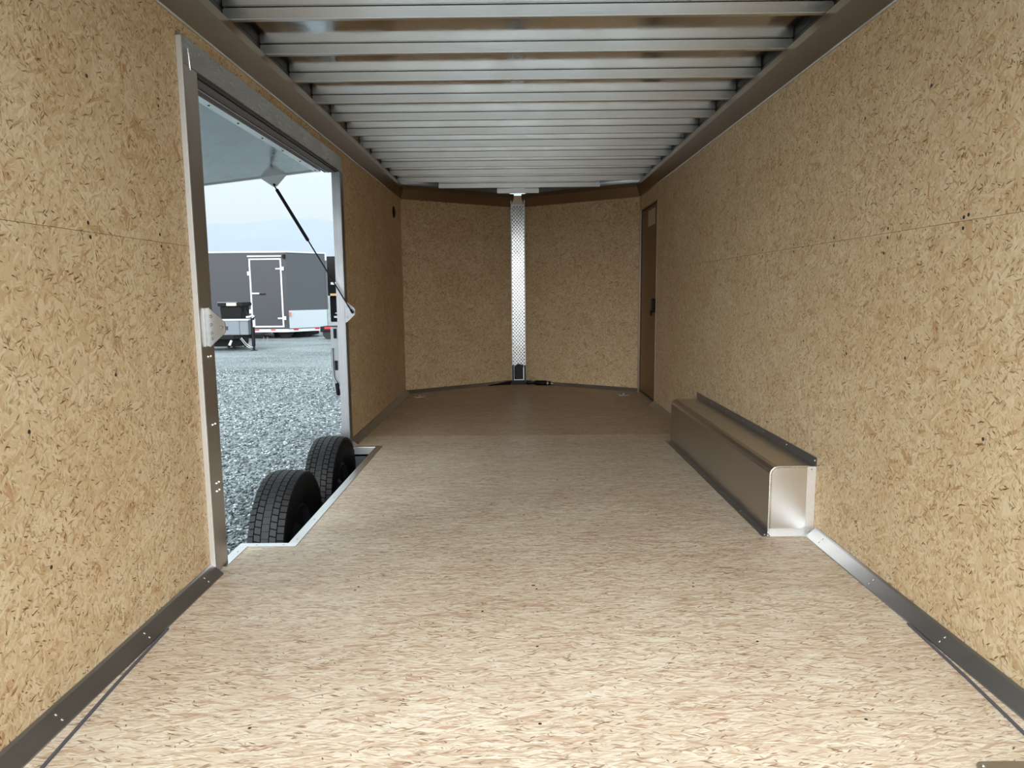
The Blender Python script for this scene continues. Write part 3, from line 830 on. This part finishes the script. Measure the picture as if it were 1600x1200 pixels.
# ------------------------------------------------------------------ yard: grey enclosed trailer
gt = root('enclosed_trailer', (-11.5, 27.2, G), 'charcoal grey enclosed trailer with white-framed side door and pale nose guard', 'trailer')
TZ0, TZ1 = -.24, 2.545
yA = 26.0; yBk = 28.45; xN = -8.36; xT = -7.24; xE = -16.0
def quadbox(poly, z0, z1, name, mat, bevel=0):
    return MB().prism([(a, b, z0) for a, b in poly], (0, 0, z1 - z0)).build(name, mat, gt, bevel=bevel)
ym = (yA + yBk) / 2
quadbox([(xE, yA), (xN, yA), (xN, yBk), (xE, yBk)], TZ0, TZ1, 'body', 'grey_paint')
quadbox([(xN + .001, yA), (xT, ym), (xN + .001, yBk)], TZ0, TZ1 - .01, 'nose', 'grey_nose')
quadbox([(xE, yA - .02), (xN + .01, yA - .02), (xT + .03, ym), (xN, yBk + .02), (xE, yBk + .02)], TZ1 + .001, TZ1 + .05, 'roof_trim', 'white')
u = Vector((xT - xN, ym - yA, 0)).normalized(); nn = Vector((u.y, -u.x, 0))
gq = [Vector((xN + .02, yA + .02, 0)), Vector((xT - .02, ym - .02, 0))]
MB().prism([tuple(gq[0] + nn * .002 + Vector((0, 0, TZ0 + .02))), tuple(gq[1] + nn * .002 + Vector((0, 0, TZ0 + .02))), tuple(gq[1] + nn * .002 + Vector((0, 0, .44))), tuple(gq[0] + nn * .002 + Vector((0, 0, .44)))], nn * .012).build('nose_guard', 'guard', gt)
MB().tube([(xT + .012, ym, .45), (xT + .012, ym, TZ1 - .25)], .03, 10).build('nose_corner', 'grey_nose', gt, True)
MB().tube([(xT + .015, ym, TZ1 - .24), (xT + .015, ym, TZ1 - .02)], .035, 10).build('corner_cap', 'white', gt, True)
MB().box(-9.85, xN, yA - .03, yA - .002, TZ0 - .11, TZ0 + .0).build('lower_rail', 'white', gt)
MB().prism([(xN + .001, yA - .03, TZ0 - .11), (xN + .001, yA - .002, TZ0 - .11), (xT, ym - .002, TZ0 - .11), (xT, ym - .03, TZ0 - .11)], (0, 0, .10)).build('lower_rail', 'white', gt)
for x0 in (-9.62, -9.02):
    MB().box(x0, x0 + .17, yA - .036, yA - .031, TZ0 - .05, TZ0 - .005).build('reflector', 'red', gt)
for tt in (.12, .66):
    a = Vector((xN, yA - .031, 0)).lerp(Vector((xT, ym - .031, 0)), tt); b2 = a + u * .2
    MB().prism([(a.x, a.y, TZ0 - .05), (b2.x, b2.y, TZ0 - .05), (b2.x, b2.y, TZ0), (a.x, a.y, TZ0)], nn * .006).build('reflector', 'red', gt)
dx0, dx1, dz0, dz1 = -9.71, -8.52, -.17, 2.34
tr = .055
dl = MB().box(dx0 + tr, dx1 - tr, yA - .02, yA - .001, dz0 + tr, dz1 - tr).build('side_door', 'grey_paint', gt)
for (a, b, c, d) in ((dx0, dx0 + tr, dz0, dz1), (dx1 - tr, dx1, dz0, dz1), (dx0 + tr + .001, dx1 - tr - .001, dz0, dz0 + tr), (dx0 + tr + .001, dx1 - tr - .001, dz1 - tr, dz1)):
    MB().box(a, b, yA - .03, yA - .0012, c, d).build('door_trim', 'white', dl)
MB().box(dx0 - .03, dx1 + .02, yA - .07, yA - .0012, dz1 + .05, dz1 + .10).build('drip_cap', 'white', gt)
for z in (dz0 + .33, dz1 - .38):
    MB().box(dx1 - .22, dx1 + .07, yA - .045, yA - .031, z - .025, z + .025).build('hinge', 'white', dl)
    MB().box(dx1 - .01, dx1 + .09, yA - .05, yA - .0315, z - .06, z + .07).build('hinge', 'white', dl)
for z in (.42, 1.80):
    MB().box(dx0 - .07, dx0 + .03, yA - .045, yA - .031, z - .07, z + .07).build('catch', 'white', dl)
MB().box(dx0 + .02, dx0 + .34, yA - .05, yA - .031, 1.05, 1.10).build('latch_bar', 'white', dl)
MB().box(dx0 + .34, dx0 + .56, yA - .06, yA - .021, 1.03, 1.07).build('latch_grip', 'black', dl)
MB().box(dx1 + .06, dx1 + .16, yA - .08, yA - .001, dz1 - .02, dz1 + .14).build('clearance_lamp', 'black', gt, bevel=.02)
MB().box(dx1 + .20, dx1 + .27, yA - .02, yA - .001, .24, .38).build('side_marker', 'orange', gt)
MB().box(-15.5, xN + .5, yA + .75, yBk - .3, G + .05, TZ0 - .0005).build('chassis_shade', 'black', gt)  # deep black block standing in for the shadow beneath the trailer
for x_, y_ in ((-10.4, yA + .22), (-11.3, yA + .22), (-8.65, yA + .5), (-9.45, yA + .5)):
    zc = G + .33
    mb = MB(); n = 28
    for yy_ in (y_, y_ + .2):
        mb.v += [(x_ + .33 * math.cos(2 * math.pi * k / n), yy_, zc + .33 * math.sin(2 * math.pi * k / n)) for k in range(n)]
    mb.f = [tuple(range(n)), tuple(range(n, 2 * n))[::-1]] + [(k, (k + 1) % n, n + (k + 1) % n, n + k) for k in range(n)]
    mb.build('wheel', 'rubber', gt)

# flatbed trailer tongue with jack, chains and a tool box on it
ft = root('flatbed_trailer', (-9.4, 20.6, G), 'black flatbed trailer tongue with upright jack and chains in front of the grey trailer', 'trailer')
fy0 = 20.5
MB().box(-11.4, -8.2, fy0 + .3, fy0 + .75, G + .1, -.2505).build('frame_shade', 'black', ft)  # black block below the deck, added as its dark underside shadow
MB().box(-11.5, -8.15, fy0 - .15, fy0 + .95, -.25, -.125).build('deck', 'black', ft, bevel=.01)
MB().prism([(-8.1495, fy0 - .12, -.22), (-7.45, fy0 + .32, -.22), (-7.45, fy0 + .46, -.22), (-8.1495, fy0 + .9, -.22)], (0, 0, .095)).build('tongue', 'black_metal', ft)
MB().tube([(-7.4495, fy0 + .39, -.17), (-7.32, fy0 + .39, -.16), (-7.18, fy0 + .39, -.18)], [.05, .055, .06], 10).build('coupler', 'black_metal', ft, True)
MB().tube([(-7.24, fy0 + .39, -.115), (-7.23, fy0 + .36, -.06)], .03, 8).build('coupler_latch', 'alu', ft, True)
MB().tube([(-7.64, fy0 - .02, -.46), (-7.64, fy0 - .02, .36)], .05, 12).build('jack_tube', 'black_metal', ft, True)
MB().tube([(-7.64, fy0 - .02, G + .012), (-7.64, fy0 - .02, -.46)], .035, 12).build('jack_leg', 'black_metal', ft, True)
MB().tube([(-7.64, fy0 - .02, G + .0005), (-7.64, fy0 - .02, G + .012)], .09, 12).build('jack_foot', 'black_metal', ft)
MB().tube([(-7.80, fy0 - .07, .385), (-7.70, fy0 - .03, .39), (-7.64, fy0 - .02, .42), (-7.58, fy0 - .02, .40)], .028, 8).build('jack_crank', 'alu_bright', ft, True)
MB().box(-7.60, -7.54, fy0 - .11, fy0 - .06, .10, .30).build('jack_bracket', 'white', ft)
for k, (xa, xb, yy_) in enumerate(((-7.98, -7.69, -.12), (-7.92, -7.60, -.2))):
    pts = []
    for i in range(9):
        t = i / 8
        pts.append((xa + (xb - xa) * t, fy0 + yy_, -.23 - .28 * math.sin(math.pi * .5 * t) + (.03 if k else 0)))
    MB().tube(pts, .008, 6).build('chain', 'alu_dull', ft, True)
MB().tube([(-8.22, fy0 - .17, -.28), (-8.28, fy0 - .19, -.42)], [.032, .04], 10).build('plug', 'white', ft, True)
MB().tube([(-8.28, fy0 - .19, -.42), (-8.33, fy0 - .19, -.47)], [.05, .04], 10).build('plug_cap', 'black', ft, True)
for x_ in (-7.45, -7.33):
    MB().tube([(x_, fy0 + .3, -.22), (x_ - .03, fy0 + .28, -.40)], .008, 6).build('chain', 'alu_dull', ft, True)
for x_, y_ in ((-10.6, fy0 - .1), (-10.6, fy0 + .7)):
    zc = G + .30
    mb = MB(); n = 24
    for yy_ in (y_, y_ + .2):
        mb.v += [(x_ + .30 * math.cos(2 * math.pi * k / n), yy_, zc + .30 * math.sin(2 * math.pi * k / n)) for k in range(n)]
    mb.f = [tuple(range(n)), tuple(range(n, 2 * n))[::-1]] + [(k, (k + 1) % n, n + (k + 1) % n, n + k) for k in range(n)]
    mb.build('wheel', 'rubber', ft)
tb = root('tool_box', (-8.5, fy0 + .1, -.124), 'pale grey box with a small dark square sitting on the flatbed tongue', 'box')
MB().box(-9.25, -7.98, fy0 - .14, fy0 + .42, -.124, .285).build('body', 'box_grey', tb, bevel=.012)
MB().box(-9.26, -7.71, fy0 - .155, fy0 + .43, .286, .32).build('lid', 'white', tb, bevel=.006)
MB().box(-7.979, -7.73, fy0 - .13, fy0 + .40, -.124, .285).build('end_locker', 'box_grey', tb, bevel=.012)
MB().box(-8.45, -8.31, fy0 - .146, fy0 - .1405, .02, .13).build('badge', 'navy', tb)
wbn = root('waste_bin', (-8.55, 21.75, G), 'black wheeled waste bin with overhanging lid in front of the grey trailer', 'bin')
bx0, bx1 = -8.98, -8.30
MB().prism([(bx0 + .08, 21.5, G + .1), (bx1 - .10, 21.5, G + .1), (bx1, 21.46, .68), (bx0, 21.46, .68)], (0, .62, 0)).build('body', 'black', wbn, bevel=.02)
MB().box(bx0 - .04, bx1 + .06, 21.40, 22.12, .681, .80).build('lid', 'black', wbn, bevel=.02)
MB().box(bx0 - .03, bx1 - .12, 21.385, 21.43, .79, .815).build('lid_ridge', 'box_grey', wbn)
MB().box(bx0 + .24, bx0 + .54, 21.380, 21.3995, .70, .785).build('sticker', 'paper', wbn)
MB().tube([(bx1 + .0, 21.6, .60), (bx1 + .10, 21.58, .44), (bx1 + .14, 21.58, .40)], .025, 8).build('handle', 'black', wbn, True)
for s_ in (bx0 + .12, bx1 - .18):
    mb = MB(); n = 16
    for yy_ in (s_, s_ + .06):
        mb.v += [(yy_, 22.0 + .1 * math.cos(2 * math.pi * k / n), G + .1 + .1 * math.sin(2 * math.pi * k / n)) for k in range(n)]
    mb.f = [tuple(range(n)), tuple(range(n, 2 * n))[::-1]] + [(k, (k + 1) % n, n + (k + 1) % n, n + k) for k in range(n)]
    mb.build('wheel', 'rubber', wbn)

# dark trailers stacked beyond the nose of the grey one
dk = root('dark_trailer', (-6.6, 30.8, G), 'black box trailer half hidden between the grey nose and the far jamb', 'trailer')
MB().box(-7.93, -4.6, 30.0, 32.2, .95, 2.60).build('upper_body', 'black_metal', dk, bevel=.02)
MB().box(-7.88, -4.7, 30.1, 32.1, -.15, .9495).build('lower_body', 'black', dk, bevel=.02)
MB().box(-7.78, -7.46, 29.96, 29.999, 1.42, 1.52).build('marker_plate', 'white', dk)
MB().box(-7.82, -7.30, 29.95, 30.0, .955, 1.05).build('timber_rail', 'timber', dk)
MB().box(-7.40, -7.34, 29.95, 30.0, .70, 1.0).build('rail_post', 'white', dk)
MB().box(-7.72, -7.44, 30.05, 30.099, .02, .10).build('marker_plate', 'white', dk)
MB().box(-7.66, -7.42, 30.05, 30.099, .20, .24).build('bumper_strip', 'white', dk)
MB().box(-7.33, -7.27, 29.98, 30.02, -.25, .25).build('rail_post', 'white', dk)
for x_ in (-7.1, -5.4):
    mb = MB(); n = 24; zc = G + .33
    for yy_ in (30.2, 30.42):
        mb.v += [(x_ + .33 * math.cos(2 * math.pi * k / n), yy_, zc + .33 * math.sin(2 * math.pi * k / n)) for k in range(n)]
    mb.f = [tuple(range(n)), tuple(range(n, 2 * n))[::-1]] + [(k, (k + 1) % n, n + (k + 1) % n, n + k) for k in range(n)]
    mb.build('wheel', 'rubber', dk)
fd = root('trailer_fender', (-6.7, 25.7, G), 'low dark trailer corner with a red tail lamp before the black trailer', 'trailer')
MB().box(-7.02, -6.2, 25.3, 26.1, -.33, -.13).build('frame', 'black_metal', fd, bevel=.02)
MB().box(-6.85, -6.57, 25.26, 25.299, -.22, -.14).build('tail_lamp', 'red', fd)
mb = MB(); n = 24; zc = G + .22
for yy_ in (25.32, 25.5):
    mb.v += [(-6.72 + .22 * math.cos(2 * math.pi * k / n), yy_, zc + .22 * math.sin(2 * math.pi * k / n)) for k in range(n)]
mb.f = [tuple(range(n)), tuple(range(n, 2 * n))[::-1]] + [(k, (k + 1) % n, n + (k + 1) % n, n + k) for k in range(n)]
mb.build('wheel', 'rubber', fd)

# mist between the yard and the hills
hz = NT('mist')
hz.t.nodes.remove(hz.b)
vs_ = hz.n('ShaderNodeVolumeScatter'); vs_.inputs['Color'].default_value = (0.90, 0.96, 1.0, 1); vs_.inputs['Density'].default_value = 0.0013
hz.l(vs_.outputs[0], hz.out.inputs['Volume'])
M['mist'] = hz.m
o = MB().box(-640, 640, 60, 690, G + .5, 320).build('outside_mist', 'mist')
tag(o, 'pale mist hanging between the yard and the hills', 'mist', kind='stuff')

for o in bpy.data.objects:
    if '_base' in o: del o['_base']
